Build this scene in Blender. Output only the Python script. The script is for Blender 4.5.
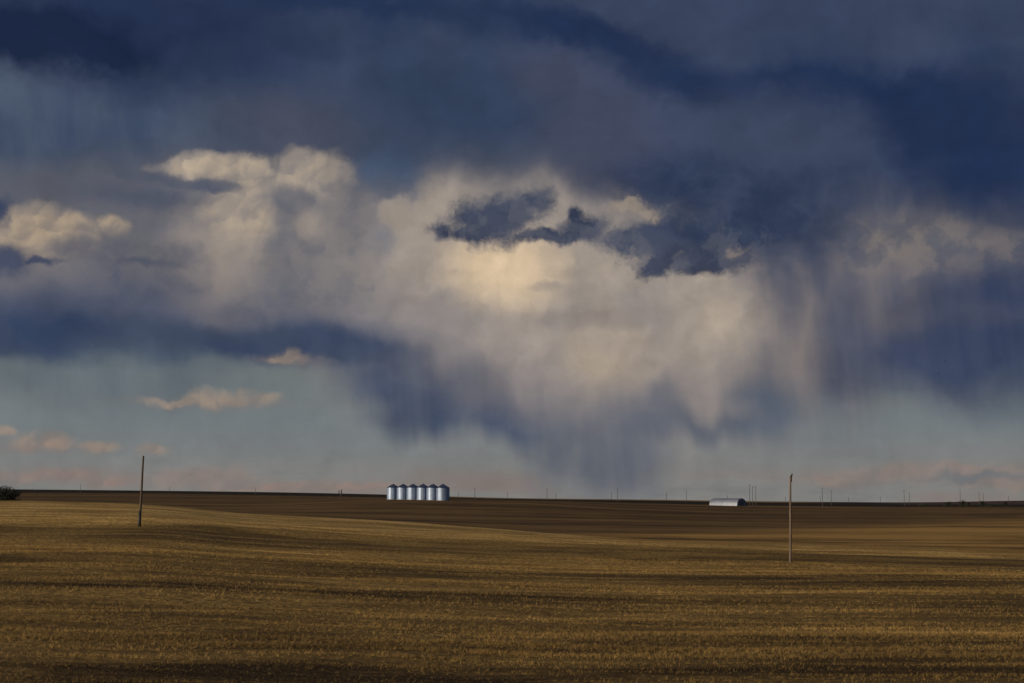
import bpy, bmesh, math, random
import numpy as np
from mathutils import Vector, Matrix, noise as mnoise

# ------------------------------------------------------------------ camera
scene = bpy.context.scene
for o in list(bpy.data.objects):
    bpy.data.objects.remove(o)
F = 1422.0                       # focal length in pixels (50 mm on full frame)
HORIZON = 499.0                  # image row of eye level
CAM_Z = 8.0                      # eye height above the field datum
PITCH = math.atan((HORIZON - 341.5) / F)
cam_data = bpy.data.cameras.new('camera')
cam_data.sensor_width = 36.0
cam_data.lens = F / 1024.0 * 36.0
cam_data.clip_start = 0.5
cam_data.clip_end = 60000.0
cam = bpy.data.objects.new('camera', cam_data)
scene.collection.objects.link(cam)
cam.location = (0.0, 0.0, CAM_Z)
cam.rotation_euler = (math.radians(90) + PITCH, 0.0, 0.0)
scene.camera = cam

# ------------------------------------------------------------------ light
SUN_AZ, SUN_EL = math.radians(240.0), math.radians(13.0)     # behind the viewer, to the left, low
SUN_DIR = Vector((math.sin(SUN_AZ) * math.cos(SUN_EL), math.cos(SUN_AZ) * math.cos(SUN_EL), math.sin(SUN_EL)))
sun_data = bpy.data.lights.new('sun', 'SUN')
sun_data.energy = 3.5
sun_data.angle = math.radians(0.53)
sun_data.color = (1.0, 0.80, 0.56)
sun = bpy.data.objects.new('sun', sun_data)
scene.collection.objects.link(sun)
sun.location = SUN_DIR * 200.0
sun.rotation_euler = SUN_DIR.to_track_quat('Z', 'Y').to_euler()

vs = scene.view_settings
vs.view_transform = 'Standard'
vs.look = 'None'
vs.exposure = 0.0
vs.gamma = 1.0
vs.use_curve_mapping = False
scene.cycles.use_denoising = True
scene.cycles.use_adaptive_sampling = True
scene.cycles.adaptive_threshold = 0.012
scene.cycles.adaptive_min_samples = 8
scene.cycles.max_bounces = 2
scene.cycles.diffuse_bounces = 2


def lin(r, g, b):
    def c(v):
        v /= 255.0
        return v / 12.92 if v <= 0.04045 else ((v + 0.055) / 1.055) ** 2.4
    return (c(r), c(g), c(b))


# ------------------------------------------------------------------ world: clear sky with a storm deck, virga and cumulus
world = bpy.data.worlds.new('World')
scene.world = world
world.use_nodes = True
world.cycles.sampling_method = 'NONE'
NT = world.node_tree
NT.nodes.clear()
STR = 0.1                        # background strength; cloud radiances are given in display units and divided by it


def node(t, **kw):
    n = NT.nodes.new(t)
    for k, v in kw.items():
        setattr(n, k, v)
    return n


def plug(sock, v):
    if isinstance(v, bpy.types.NodeSocket):
        NT.links.new(v, sock)
    else:
        sock.default_value = v


def M(op, a, b=0.0, c=0.0, clamp=False):
    n = node('ShaderNodeMath', operation=op, use_clamp=clamp)
    plug(n.inputs[0], a); plug(n.inputs[1], b); plug(n.inputs[2], c)
    return n.outputs[0]


def V(op, a, b=(0, 0, 0), c=(0, 0, 0)):
    n = node('ShaderNodeVectorMath', operation=op)
    plug(n.inputs[0], a); plug(n.inputs[1], b)
    if op == 'MULTIPLY_ADD':
        plug(n.inputs[2], c)
    return n.outputs['Value'] if op in ('LENGTH', 'DOT_PRODUCT') else n.outputs['Vector']


def ramp(v, a, b, lo=0.0, hi=1.0, kind='SMOOTHSTEP'):
    n = node('ShaderNodeMapRange', interpolation_type=kind, clamp=True)
    if kind == 'SMOOTHSTEP' and a > b:
        a, b, lo, hi = b, a, hi, lo
    plug(n.inputs[0], v)
    n.inputs[1].default_value = a; n.inputs[2].default_value = b
    n.inputs[3].default_value = lo; n.inputs[4].default_value = hi
    return n.outputs[0]


def fbm(vec, scale, detail=5.0, rough=0.55, distort=0.0, colour=False):
    n = node('ShaderNodeTexNoise', noise_dimensions='3D')
    plug(n.inputs['Vector'], vec)
    n.inputs['Scale'].default_value = scale
    n.inputs['Detail'].default_value = detail
    n.inputs['Roughness'].default_value = rough
    n.inputs['Distortion'].default_value = distort
    return n.outputs['Color' if colour else 'Fac']


def mix(a, b, f):
    n = node('ShaderNodeMix', data_type='RGBA', clamp_factor=True)
    plug(n.inputs[0], f)
    plug(n.inputs[6], a if isinstance(a, bpy.types.NodeSocket) else (*a, 1.0))
    plug(n.inputs[7], b if isinstance(b, bpy.types.NodeSocket) else (*b, 1.0))
    return n.outputs[2]


def sky_point(x, y):
    """azimuth and elevation, in degrees, of a direction in the view"""
    h, v = (x - 512.0) / F, (341.5 - y) / F
    yy = math.cos(PITCH) - v * math.sin(PITCH)
    zz = math.sin(PITCH) + v * math.cos(PITCH)
    return math.degrees(math.atan2(h, yy)), math.degrees(math.atan2(zz, math.hypot(h, yy)))


PPD = F * math.pi / 180.0
tc = node('ShaderNodeTexCoord')
D = tc.outputs['Generated']
sep = node('ShaderNodeSeparateXYZ'); plug(sep.inputs[0], D)
AZ = M('MULTIPLY', M('ARCTAN2', sep.outputs[0], sep.outputs[1]), 180 / math.pi)
EL = M('MULTIPLY', M('ARCSINE', sep.outputs[2]), 180 / math.pi)
cmb = node('ShaderNodeCombineXYZ'); plug(cmb.inputs[0], AZ); plug(cmb.inputs[1], EL)
P = cmb.outputs[0]                                   # degrees
Q = V('MULTIPLY', D, (57.3, 57.3, 57.3))             # seamless, about one unit per degree
Qs = V('MULTIPLY_ADD', D, (57.3, 57.3, 57.3), (0.0, 0.0, 0.0))
sq = node('ShaderNodeSeparateXYZ'); plug(sq.inputs[0], Qs)
cq = node('ShaderNodeCombineXYZ')
plug(cq.inputs[0], M('MULTIPLY_ADD', sq.outputs[2], 0.09, sq.outputs[0])); plug(cq.inputs[1], sq.outputs[1]); plug(cq.inputs[2], M('MULTIPLY', sq.outputs[2], 0.10))
Qr = cq.outputs[0]                                   # stretched upright and a little aslant: rain streaks
Qh = V('MULTIPLY', D, (57.3, 57.3, 260.0))           # stretched level: low stratus


def warp(n, ax, ay, base=None):
    s = V('SUBTRACT', n, (0.5, 0.5, 0.5))
    return V('MULTIPLY_ADD', s, (2 * ax, 2 * ay, 0.0), base or P)


n_soft = fbm(Q, 0.33, 3.5, 0.5, colour=True)
n_puff = fbm(Q, 0.95, 5.5, 0.58, colour=True)
n_rain = fbm(Qr, 0.5, 3.0, 0.5, colour=True)
# rounded billows: height and lit side of overlapping cauliflower heads
P_bill = warp(n_puff, 0.55, 0.5, warp(n_soft, 0.4, 0.3))


def heads(scale):
    n = node('ShaderNodeTexVoronoi', voronoi_dimensions='2D', feature='SMOOTH_F1')
    plug(n.inputs['Vector'], P_bill)
    n.inputs['Scale'].default_value = scale
    n.inputs['Smoothness'].default_value = 0.55
    away = V('SUBTRACT', P_bill, n.outputs['Position'])
    return n.outputs['Distance'], V('DOT_PRODUCT', away, (-0.62 * scale, 0.78 * scale, 0.0))


h1, l1 = heads(0.72)
h2, l2 = heads(1.75)
BH = M('SUBTRACT', 0.62, M('MULTIPLY_ADD', h1, 0.75, M('MULTIPLY', h2, 0.30)))       # bulge
BL = M('MULTIPLY_ADD', l1, 0.75, M('MULTIPLY', l2, 0.45))                            # faces the sun (up and left)
tie = node('ShaderNodeCombineXYZ'); plug(tie.inputs[0], M('MULTIPLY', BL, 1e-5)); plug(tie.inputs[1], M('MULTIPLY', BH, 1e-5))
Pt = V('ADD', P, tie.outputs[0])
P_soft = warp(n_puff, 0.35, 0.28, warp(n_soft, 1.5, 0.9, Pt))
P_rag = warp(n_puff, 0.75, 0.6, warp(n_soft, 1.3, 0.8, Pt))
P_puff = warp(n_puff, 1.0, 0.85, warp(n_soft, 0.5, 0.4, Pt))
P_rain = warp(n_rain, 0.5, 1.25, warp(n_soft, 0.9, 0.5, Pt))
P_fine = warp(n_puff, 0.8, 0.5, Pt)
P_lump = warp(n_puff, 0.40, 0.36, warp(n_soft, 0.4, 0.3, Pt))
P_frac = warp(n_puff, 0.6, 0.5, Pt)
PW = {'frac': P_frac, 'soft': P_soft, 'puff': P_puff, 'rain': P_rain, 'fine': P_fine, 'rag': P_rag, 'lump': P_lump}


def shape(blobs, w='soft', soft=0.5, k=0.25, grow=None):
    """soft union of ellipses (x, y, rx, ry[, tilt]) seen in the sky"""
    d = None
    for b in blobs:
        a, e = sky_point(b[0], b[1])
        rx, ry = b[2] / PPD, b[3] / PPD
        if len(b) > 4 and b[4]:
            t = math.radians(-b[4])
            c, n = math.cos(t), math.sin(t)
            u = M('ADD', V('DOT_PRODUCT', PW[w], (c / rx, n / rx, 0)), -(a * c + e * n) / rx)
            v = M('ADD', V('DOT_PRODUCT', PW[w], (-n / ry, c / ry, 0)), -(e * c - a * n) / ry)
            l = M('SQRT', M('MULTIPLY_ADD', u, u, M('MULTIPLY', v, v)))
        else:
            l = V('LENGTH', V('MULTIPLY_ADD', PW[w], (1 / rx, 1 / ry, 0), (-a / rx, -e / ry, 0)))
        d = l if d is None else M('SMOOTH_MIN', d, l, k)
    if grow is not None:
        d = M('SUBTRACT', d, grow)
    return ramp(d, 1 + soft, 1 - soft) if soft else d


n_tex = fbm(P_soft, 0.22, 3.5, 0.5)
n_fin = fbm(V('ADD', P_fine, (31.0, 7.0, 3.0)), 0.8, 5.0, 0.55)
n_fi2 = fbm(V('ADD', P_fine, (31.45, 6.65, 3.0)), 0.8, 5.0, 0.55)
n_str = fbm(Qr, 0.8, 3.0, 0.55)
n_dek = fbm(V('MULTIPLY_ADD', P_rag, (1.0, 1.5, 1.0), (5.0, 3.0, 9.0)), 0.34, 6.0, 0.60)
n_hi = fbm(V('ADD', P_frac, (3.0, 11.0, 5.0)), 2.1, 4.0, 0.6)
wisp = M('MULTIPLY_ADD', M('SUBTRACT', n_fin, 0.47), 0.9, M('MULTIPLY', M('SUBTRACT', n_hi, 0.47), 1.1))
lump = M('MULTIPLY', BH, 0.8)
n_lev = fbm(Qh, 0.17, 5.0, 0.6)
relief = M('SUBTRACT', n_fi2, n_fin)                   # sun-facing side of the small billows

skytex = node('ShaderNodeTexSky', sky_type='NISHITA')
skytex.sun_disc = False
skytex.sun_elevation = SUN_EL
skytex.sun_rotation = SUN_AZ
skytex.air_density = 1.0
skytex.dust_density = 1.0
mm = node('ShaderNodeMix', data_type='RGBA', blend_type='MULTIPLY')
mm.inputs[0].default_value = 1.0
plug(mm.inputs[6], skytex.outputs[0]); mm.inputs[7].default_value = (0.03, 0.03, 0.03, 1)
col = mm.outputs[2]      # clear air beneath and between the clouds
CLEAR = col


def lay(colour, f, amount=1.0):
    global col
    if amount != 1.0:
        f = M('MULTIPLY', f, amount)
    col = mix(col, lin(*colour) if isinstance(colour, tuple) else colour, f)


def dapple(c1, c2, n, a=0.35, b=0.65):
    return mix(lin(*c1), lin(*c2), ramp(n, a, b))


def times(*f):
    r = f[0]
    for g in f[1:]:
        r = M('MULTIPLY', r, g)
    return r


# ---- thin grey rain air all round the horizon, low pink stratus in it
lay((115, 125, 133), ramp(EL, 12.0, 2.0), 0.9)
lay((127, 127, 125), ramp(EL, 3.4, 0.4), 0.85)
lay((130, 113, 110), times(ramp(n_lev, 0.46, 0.66), ramp(EL, 1.7, 0.6)), 0.5)
lay((104, 106, 113), times(ramp(n_lev, 0.5, 0.36), ramp(EL, 2.6, 0.9)), 0.4)
# ---- the storm deck: slate overcast all round above about six degrees
n_edge = fbm(Q, 0.22, 4.0, 0.55)
deck = ramp(M('MULTIPLY_ADD', n_edge, 4.0, EL), 6.6, 9.6)
lay(dapple((46, 60, 91), (62, 73, 102), n_tex, 0.3, 0.7), deck)

# ---- left: streaky blue rain air under the dark shelf
lay(dapple((62, 76, 105), (74, 87, 110), n_str, 0.3, 0.7), shape([(40, 130, 180, 66)], 'soft', 0.7), 0.8)
lay((92, 95, 108), shape([(60, 200, 190, 34), (250, 200, 130, 44)], 'soft', 0.7), 0.85)
lay((88, 89, 103), shape([(340, 130, 100, 26, 4)], 'soft', 0.95), 0.6)
# ---- pale mass across the middle
lay(dapple((106, 107, 119), (134, 129, 130), n_tex), shape([(40, 268, 150, 44), (220, 255, 150, 70), (380, 280, 180, 66)], 'soft', 0.5))
lay(dapple((124, 122, 127), (156, 147, 140), n_tex, 0.25, 0.6), shape([(520, 310, 190, 100), (650, 335, 140, 104), (560, 375, 130, 60, 14)], 'soft', 0.6))
# ---- right: cloud top catching light, rain curtain under it
lay(dapple((80, 85, 105), (112, 108, 114), n_str, 0.25, 0.75), shape([(870, 300, 150, 90), (800, 330, 90, 96)], 'rain', 0.6), 0.95)
lay(dapple((94, 96, 109), (124, 117, 116), n_fin, 0.36, 0.6), shape([(862, 244, 56, 24), (912, 246, 50, 26), (960, 258, 60, 20), (815, 258, 28, 30), (1012, 246, 30, 13)], 'lump', 0.6, 0.3, lump), 0.85)
lay(dapple((46, 59, 93), (55, 67, 98), n_str, 0.3, 0.7), shape([(1020, 328, 110, 66), (950, 358, 110, 34), (1100, 360, 120, 50)], 'soft', 0.65), 0.92)
lay((96, 96, 108), shape([(985, 316, 40, 12), (920, 322, 40, 8)], 'soft', 0.9), 0.2)
lay((140, 131, 126), shape([(800, 342, 22, 52)], 'rain', 0.9), 0.7)
# ---- cream heart
lay(dapple((144, 137, 133), (168, 157, 144), n_tex, 0.3, 0.65), shape([(500, 232, 104, 66), (600, 256, 130, 66), (684, 318, 72, 76), (455, 215, 50, 46)], 'soft', 0.6))
lay((220, 197, 164), shape([(503, 266, 52, 34, 6)], 'fine', 0.75), 0.85)
lay((182, 166, 142), shape([(605, 366, 30, 44)], 'soft', 0.9), 0.55)
lay((134, 126, 124), shape([(585, 318, 64, 9)], 'fine', 0.7), 0.6)
lay((130, 124, 124), shape([(548, 287, 14, 5), (420, 300, 40, 6, -8)], 'fine', 0.7), 0.5)
lay((84, 88, 106), shape([(520, 158, 120, 22)], 'soft', 0.9), 0.6)
lay(dapple((64, 73, 100), (80, 85, 106), n_str, 0.3, 0.7), shape([(782, 278, 18, 62), (812, 262, 22, 40), (836, 320, 26, 60)], 'rain', 0.8), 0.8)
# ---- blue window between the tower and the heart
lay((72, 90, 120), shape([(390, 170, 30, 26)], 'fine', 0.6), 0.8)
lay((98, 106, 124), shape([(383, 236, 18, 17)], 'soft', 0.95), 0.6)
lay((92, 96, 112), shape([(388, 192, 18, 16)], 'fine', 0.7), 0.7)
lay((150, 141, 132), shape([(398, 216, 22, 13)], 'puff', 0.45), 0.85)
# ---- the cumulus tower: heads lit from the upper left, grey in their folds
lit = ramp(BL, -0.6, 0.5)
lit2 = M('MULTIPLY_ADD', lit, 0.25, M('MULTIPLY', ramp(n_fin, 0.36, 0.6), 0.75))
lay((86, 90, 106), shape([(150, 205, 70, 30), (60, 185, 90, 14)], 'soft', 0.8), 0.6)
t = shape([(204, 168, 38, 11, -8), (244, 172, 28, 14), (308, 180, 36, 22), (256, 198, 38, 24), (244, 222, 46, 38), (326, 226, 40, 46), (268, 266, 90, 46)], 'lump', 0.42, 0.3, lump)
lay(mix(lin(106, 107, 116), lin(134, 129, 128), lit2), t, 0.92)
top = mix(lin(134, 128, 126), lin(184, 169, 148), M('MULTIPLY_ADD', lit, 0.6, M('MULTIPLY', ramp(n_fin, 0.36, 0.6), 0.4)))
lay(top, shape([(204, 165, 38, 9, -8), (246, 168, 24, 10), (310, 172, 34, 17), (296, 186, 22, 13), (244, 210, 26, 36)], 'lump', 0.6, 0.3, lump), 0.95)
lay((88, 93, 110), shape([(294, 200, 25, 15), (218, 184, 20, 5)], 'lump', 0.55, 0.3, lump), 0.8)
lay((72, 80, 103), shape([(172, 180, 48, 5, 4), (204, 187, 30, 4, 6), (150, 196, 60, 10)], 'fine', 0.85), 0.7)
lay((154, 144, 135), shape([(308, 220, 12, 14), (208, 270, 40, 38)], 'lump', 0.7, 0.3, lump), 0.75)
lay((100, 102, 114), shape([(284, 282, 38, 44), (348, 208, 16, 36)], 'soft', 0.9), 0.5)
# ---- the left cumulus
top = mix(lin(136, 127, 120), lin(178, 160, 136), lit)
lay(top, shape([(46, 228, 36, 16), (20, 240, 22, 16), (80, 232, 18, 12), (112, 222, 12, 8), (55, 248, 34, 16)], 'lump', 0.62, 0.3, lump), 0.9)
lay(mix(lin(84, 88, 106), lin(100, 101, 112), lit2), shape([(76, 256, 20, 16), (106, 250, 26, 18), (150, 258, 40, 20), (120, 278, 70, 18)], 'lump', 0.6, 0.3, lump), 0.85)
lay((136, 129, 125), shape([(34, 284, 46, 18)], 'soft', 0.85), 0.65)
lay((50, 63, 96), shape([(4, 260, 26, 13), (40, 260, 20, 4), (0, 212, 12, 12)], 'fine', 0.6), 0.85)
lay((76, 82, 104), shape([(146, 263, 24, 4)], 'fine', 0.9), 0.7)
# ---- dark shelf left
lay((70, 80, 108), shape([(90, 318, 200, 34), (300, 338, 120, 24, 5)], 'soft', 0.8), 0.8)
lay(dapple((50, 64, 95), (64, 76, 102), n_tex, 0.35, 0.65), shape([(40, 340, 140, 21), (130, 341, 110, 20), (270, 344, 120, 17, 3), (355, 352, 60, 13, 4)], 'soft', 0.5), 0.95)
# ---- thin rain below the shelf
lay(dapple((84, 96, 111), (96, 107, 118), n_str, 0.3, 0.7), shape([(140, 384, 80, 26), (30, 378, 60, 16)], 'soft', 0.9), 0.6)
# ---- rain core
lay(dapple((62, 74, 103), (76, 86, 109), n_str, 0.25, 0.75), shape([(400, 378, 60, 30, 4), (425, 404, 54, 28), (460, 394, 60, 32, 8), (502, 412, 42, 30)], 'rain', 0.55), 0.96)
lay(dapple((80, 88, 110), (94, 100, 114), n_str, 0.25, 0.75), shape([(600, 430, 66, 32), (612, 458, 46, 38), (556, 432, 34, 40)], 'rain', 0.75), 0.9)
lay((76, 88, 110), shape([(690, 422, 70, 20), (750, 414, 46, 24), (664, 408, 22, 20)], 'rain', 0.7), 0.88)
lay((156, 146, 138), shape([(664, 372, 70, 13, 27), (708, 398, 20, 22)], 'rain', 0.85), 0.8)
# ---- the dark upper clouds
lay((33, 46, 78), shape([(150, 26, 170, 46), (-60, 20, 140, 44)], 'rag', 0.9), 0.85)
lay((26, 38, 68), shape([(30, 34, 96, 26), (-60, 30, 100, 34), (90, 44, 60, 18)], 'rag', 0.4), 0.9)
lay((92, 106, 128), shape([(-2, 88, 22, 20)], 'rag', 0.9), 0.45)
lay((34, 50, 84), shape([(330, 0, 190, 12, 2), (510, 20, 100, 18, 8)], 'rag', 0.7), 0.85)
lay((49, 64, 93), shape([(470, 110, 150, 62)], 'rag', 0.7), 0.85)
lay((67, 74, 100), shape([(600, 134, 64, 62), (560, 78, 60, 30, 18)], 'rag', 0.55), 0.8)
lay((43, 57, 91), shape([(695, 180, 78, 28)], 'rag', 0.7), 0.9)
lay((56, 67, 97), shape([(790, 16, 230, 34)], 'rag', 0.85), 0.8)
lay((33, 48, 83), shape([(600, 36, 100, 16, 18), (690, 82, 70, 22, 18), (810, 84, 130, 18, 6)], 'rag', 0.6, 0.5), 0.92)
lay((31, 46, 81), shape([(940, 126, 100, 48, 16), (1010, 165, 100, 34), (1120, 140, 120, 70)], 'rag', 0.65), 0.92)
lay((62, 72, 99), shape([(770, 138, 86, 44, 10)], 'rag', 0.6), 0.85)
# ---- the ragged dark cloud before the heart
lay(dapple((42, 55, 86), (56, 67, 94), n_dek, 0.35, 0.65), shape([(720, 212, 84, 34), (790, 216, 70, 38), (700, 188, 80, 26)], 'rag', 0.75, 0.3), 0.92)
dark = shape([(490, 221, 38, 18), (514, 213, 26, 20), (538, 200, 16, 15), (474, 232, 36, 8), (440, 230, 9, 8), (556, 236, 50, 6), (588, 229, 22, 11), (578, 218, 7, 9),
              (622, 239, 22, 13), (660, 242, 42, 20), (712, 242, 58, 22), (655, 264, 18, 13), (708, 262, 50, 11)], 'frac', 0, 0.2, wisp)
lay((112, 110, 117), times(ramp(dark, 1.75, 1.0), ramp(AZ, 5.6, 3.2)), 0.45)
dark = ramp(dark, 1.5, 0.55)
lay(mix(dapple((38, 51, 81), (54, 65, 92), n_dek, 0.35, 0.65), lin(84, 89, 108), ramp(n_fin, 0.54, 0.40, 0.0, 0.6)), dark, 0.93)
lay((160, 147, 130), shape([(628, 207, 18, 4, -10), (648, 211, 12, 5), (658, 218, 7, 4)], 'puff', 0.9, 0.25, wisp), 0.6)
lay((150, 138, 126), shape([(738, 251, 13, 3, -14)], 'puff', 0.9), 0.5)
# ---- small fair-weather cumuli low in the clear strip, peach on their sunward heads
slit = ramp(M('ADD', BL, relief), -0.5, 0.45)
lay((122, 114, 115), shape([(212, 403, 64, 6), (288, 361, 30, 4), (40, 448, 50, 5)], 'fine', 0.9), 0.5)
lay(mix(lin(140, 126, 117), lin(170, 150, 128), slit), shape([(180, 402, 28, 4), (206, 398, 22, 8), (232, 401, 18, 5), (262, 399, 12, 6), (246, 395, 8, 6), (292, 358, 18, 6), (276, 361, 10, 3)], 'fine', 0.7, 0.25, M('MULTIPLY', lump, 0.7)), 0.5)
lay(mix(lin(138, 121, 112), lin(172, 146, 122), slit), shape([(27, 440, 12, 8), (52, 442, 13, 7), (2, 430, 7, 5), (98, 447, 13, 5), (152, 450, 13, 5)], 'lump', 0.6, 0.25, M('MULTIPLY', lump, 0.7)), 0.5)
lay(mix(lin(128, 113, 110), lin(152, 126, 115), slit), shape([(972, 470, 44, 6), (890, 475, 60, 8), (830, 480, 24, 6), (1010, 482, 44, 5), (40, 474, 60, 5), (110, 478, 40, 6), (205, 480, 50, 9), (250, 486, 40, 5), (330, 486, 70, 4)], 'lump', 0.7, 0.25, M('MULTIPLY', lump, 0.7)), 0.42)
lay((98, 107, 118), shape([(975, 477, 36, 4)], 'fine', 0.7), 0.6)
# ---- grey-lavender veil where the shower thins toward its foot
lay((126, 122, 126), shape([(560, 392, 130, 26, 10), (690, 396, 50, 24)], 'soft', 0.9), 0.55)
# ---- billow relief on the lit clouds, fine rain streaks in the veils
lum = V('DOT_PRODUCT', col, (0.3, 0.5, 0.2))
gain = M('MULTIPLY_ADD', M('MULTIPLY', relief, ramp(lum, 0.10, 0.3)), 0.5, 1.0)
gain = M('MULTIPLY', gain, M('MULTIPLY_ADD', n_str, 0.10, 0.95))
gain = M('MULTIPLY', gain, M('MULTIPLY_ADD', n_fin, 0.12, 0.94))
col = mix(V('MULTIPLY', col, (1.03, 1.005, 0.91)), V('MULTIPLY', col, (1.01, 0.985, 0.965)), ramp(lum, 0.08, 0.26))
gain = M('MULTIPLY', gain, M('MULTIPLY_ADD', n_dek, ramp(lum, 0.25, 0.06, 0.16, 0.62), ramp(lum, 0.25, 0.06, 0.92, 0.69)))
vm = node('ShaderNodeVectorMath', operation='SCALE'); plug(vm.inputs[0], col); plug(vm.inputs['Scale'], gain)
col = vm.outputs[0]
bg = node('ShaderNodeBackground')
plug(bg.inputs[0], V('MULTIPLY', col, (1 / STR, 1 / STR, 1 / STR)))
bg.inputs[1].default_value = STR
outw = node('ShaderNodeOutputWorld')
NT.links.new(bg.outputs[0], outw.inputs[0])

# ------------------------------------------------------------------ helpers
COL = scene.collection
rng = np.random.default_rng(7)
random.seed(7)


def tag(o, label=None, cat=None, group=None, kind=None):
    if label: o['label'] = label
    if cat: o['category'] = cat
    if group: o['group'] = group
    if kind: o['kind'] = kind
    return o


def mesh_obj(name, verts, faces, mat, parent=None, smooth=False):
    me = bpy.data.meshes.new(name)
    me.from_pydata([tuple(v) for v in verts], [], [tuple(f) for f in faces])
    if smooth:
        me.polygons.foreach_set('use_smooth', [True] * len(me.polygons))
    me.update()
    o = bpy.data.objects.new(name, me)
    COL.objects.link(o)
    if mat: me.materials.append(mat)
    if parent: o.parent = parent
    return o


def big_mesh(name, verts, faces, mat, smooth=False):
    """verts (n,3) and faces (m,k) as arrays"""
    me = bpy.data.meshes.new(name)
    n, (m, k) = len(verts), faces.shape
    me.vertices.add(n)
    me.vertices.foreach_set('co', np.asarray(verts, np.float32).ravel())
    me.loops.add(m * k)
    me.loops.foreach_set('vertex_index', faces.astype(np.int32).ravel())
    me.polygons.add(m)
    me.polygons.foreach_set('loop_start', np.arange(0, m * k, k, dtype=np.int32))
    me.polygons.foreach_set('loop_total', np.full(m, k, np.int32))
    if smooth:
        me.polygons.foreach_set('use_smooth', np.ones(m, bool))
    me.update(calc_edges=True)
    me.validate()
    o = bpy.data.objects.new(name, me)
    COL.objects.link(o)
    me.materials.append(mat)
    return o


def empty(name, loc, rz=0.0):
    o = bpy.data.objects.new(name, None)
    o.empty_display_size = 0.5
    COL.objects.link(o)
    o.location = loc
    o.rotation_euler = (0, 0, rz)
    return o


# ------------------------------------------------------------------ the lie of the land: fall below eye level by bearing and range
TX = np.array([0, 139, 256, 384, 512, 640, 790, 900, 1024], float)
TY = np.array([3, 15, 30, 50, 100, 145, 182, 220, 265, 340, 420, 560, 680, 800, 1000, 1300, 2000, 2800, 3400, 6000, 30000], float)
TD = np.array([
    # 3    15   30   50   100  145  182  220  265  340  420  560  680  800  1000 1300  2000  2800  3400 6000 30000
    [1.75, 4.0, 5.5, 6.3, 5.0, 4.1, 3.1, 2.3, 1.6, 1.0, .80, 2.9, 2.2, 1.2, -.6, -3.0, -10, -18.6, -15, 0, 75],
    [1.75, 4.0, 5.5, 6.4, 5.1, 4.1, 3.15, 2.5, 2.0, 1.75, 1.95, 4.6, 3.6, 2.2, 0.2, -2.6, -9, -16.0, -12, 0, 75],
    [1.75, 4.0, 5.6, 6.4, 5.5, 4.9, 4.3, 3.9, 3.7, 3.80, 5.2, 6.4, 4.8, 2.4, 0.4, -1.6, -6.5, -13.4, -10, 0, 75],
    [1.75, 4.1, 5.6, 6.4, 5.9, 5.6, 5.3, 5.1, 4.95, 6.1, 7.6, 7.4, 4.2, .50, -.2, -1.3, -4.8, -8.6, -7, 0, 75],
    [1.75, 4.1, 5.7, 6.5, 6.2, 6.1, 5.95, 5.9, 6.2, 8.6, 9.4, 8.6, 5.2, 1.6, 1.0, 0.6, -0.4, -1.8, -1, 3, 75],
    [1.75, 4.2, 5.7, 6.5, 6.4, 6.3, 6.3, 6.6, 7.9, 9.6, 10.2, 9.3, 7.0, 5.0, 3.2, 2.2, 1.6, 1.0, 3, 9, 75],
    [1.75, 4.2, 5.8, 6.5, 6.5, 6.45, 6.8, 7.5, 8.6, 9.9, 10.5, 9.9, 8.6, 7.2, 5.2, 4.6, 4.7, 5.1, 7, 14, 75],
    [1.75, 4.2, 5.8, 6.5, 6.5, 6.7, 7.2, 8.0, 8.9, 10.1, 10.7, 10.1, 8.9, 7.6, 5.9, 5.2, 5.6, 6.6, 8.5, 16, 75],
    [1.75, 4.2, 5.8, 6.5, 6.6, 6.9, 7.5, 8.4, 9.2, 10.3, 10.8, 10.2, 9.0, 7.7, 6.0, 5.4, 5.0, 2.8, 5, 14, 75],
])


def pchip(xk, yk, xq):
    h = np.diff(xk); dl = np.diff(yk) / h
    m = np.zeros_like(yk)
    for i in range(1, len(xk) - 1):
        if dl[i - 1] * dl[i] > 0:
            w1, w2 = 2 * h[i] + h[i - 1], h[i] + 2 * h[i - 1]
            m[i] = (w1 + w2) / (w1 / dl[i - 1] + w2 / dl[i])
    m[0], m[-1] = dl[0], dl[-1]
    i = np.clip(np.searchsorted(xk, xq) - 1, 0, len(xk) - 2)
    t = (xq - xk[i]) / h[i]
    return ((2 * t**3 - 3 * t**2 + 1) * yk[i] + (t**3 - 2 * t**2 + t) * h[i] * m[i]
            + (-2 * t**3 + 3 * t**2) * yk[i + 1] + (t**3 - t**2) * h[i] * m[i + 1])


LY = np.linspace(math.log(3), math.log(30000), 1200)
PX = np.linspace(-160, 1184, 300)
_a = np.array([pchip(np.log(TY), TD[i], LY) for i in range(len(TX))])
LUT = np.array([pchip(TX, _a[:, j], np.clip(PX, 0, 1024)) for j in range(len(LY))]).T
_k = np.exp(-0.5 * (np.arange(-14, 15) / 4.0)**2); _k /= _k.sum()
LUT = np.array([np.convolve(np.pad(LUT[:, j], 14, mode='edge'), _k, 'valid') for j in range(len(LY))]).T
WAV = [(rng.normal(0, 1.0), wl, amp, rng.uniform(0, 6.28), rng.normal(0, 0.22)) for wl, amp in
       [(9, .03), (13, .05), (17, .06), (24, .08), (33, .10), (47, .14), (70, .2), (110, .3), (11, .03), (15, .05), (21, .07)]]


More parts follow.
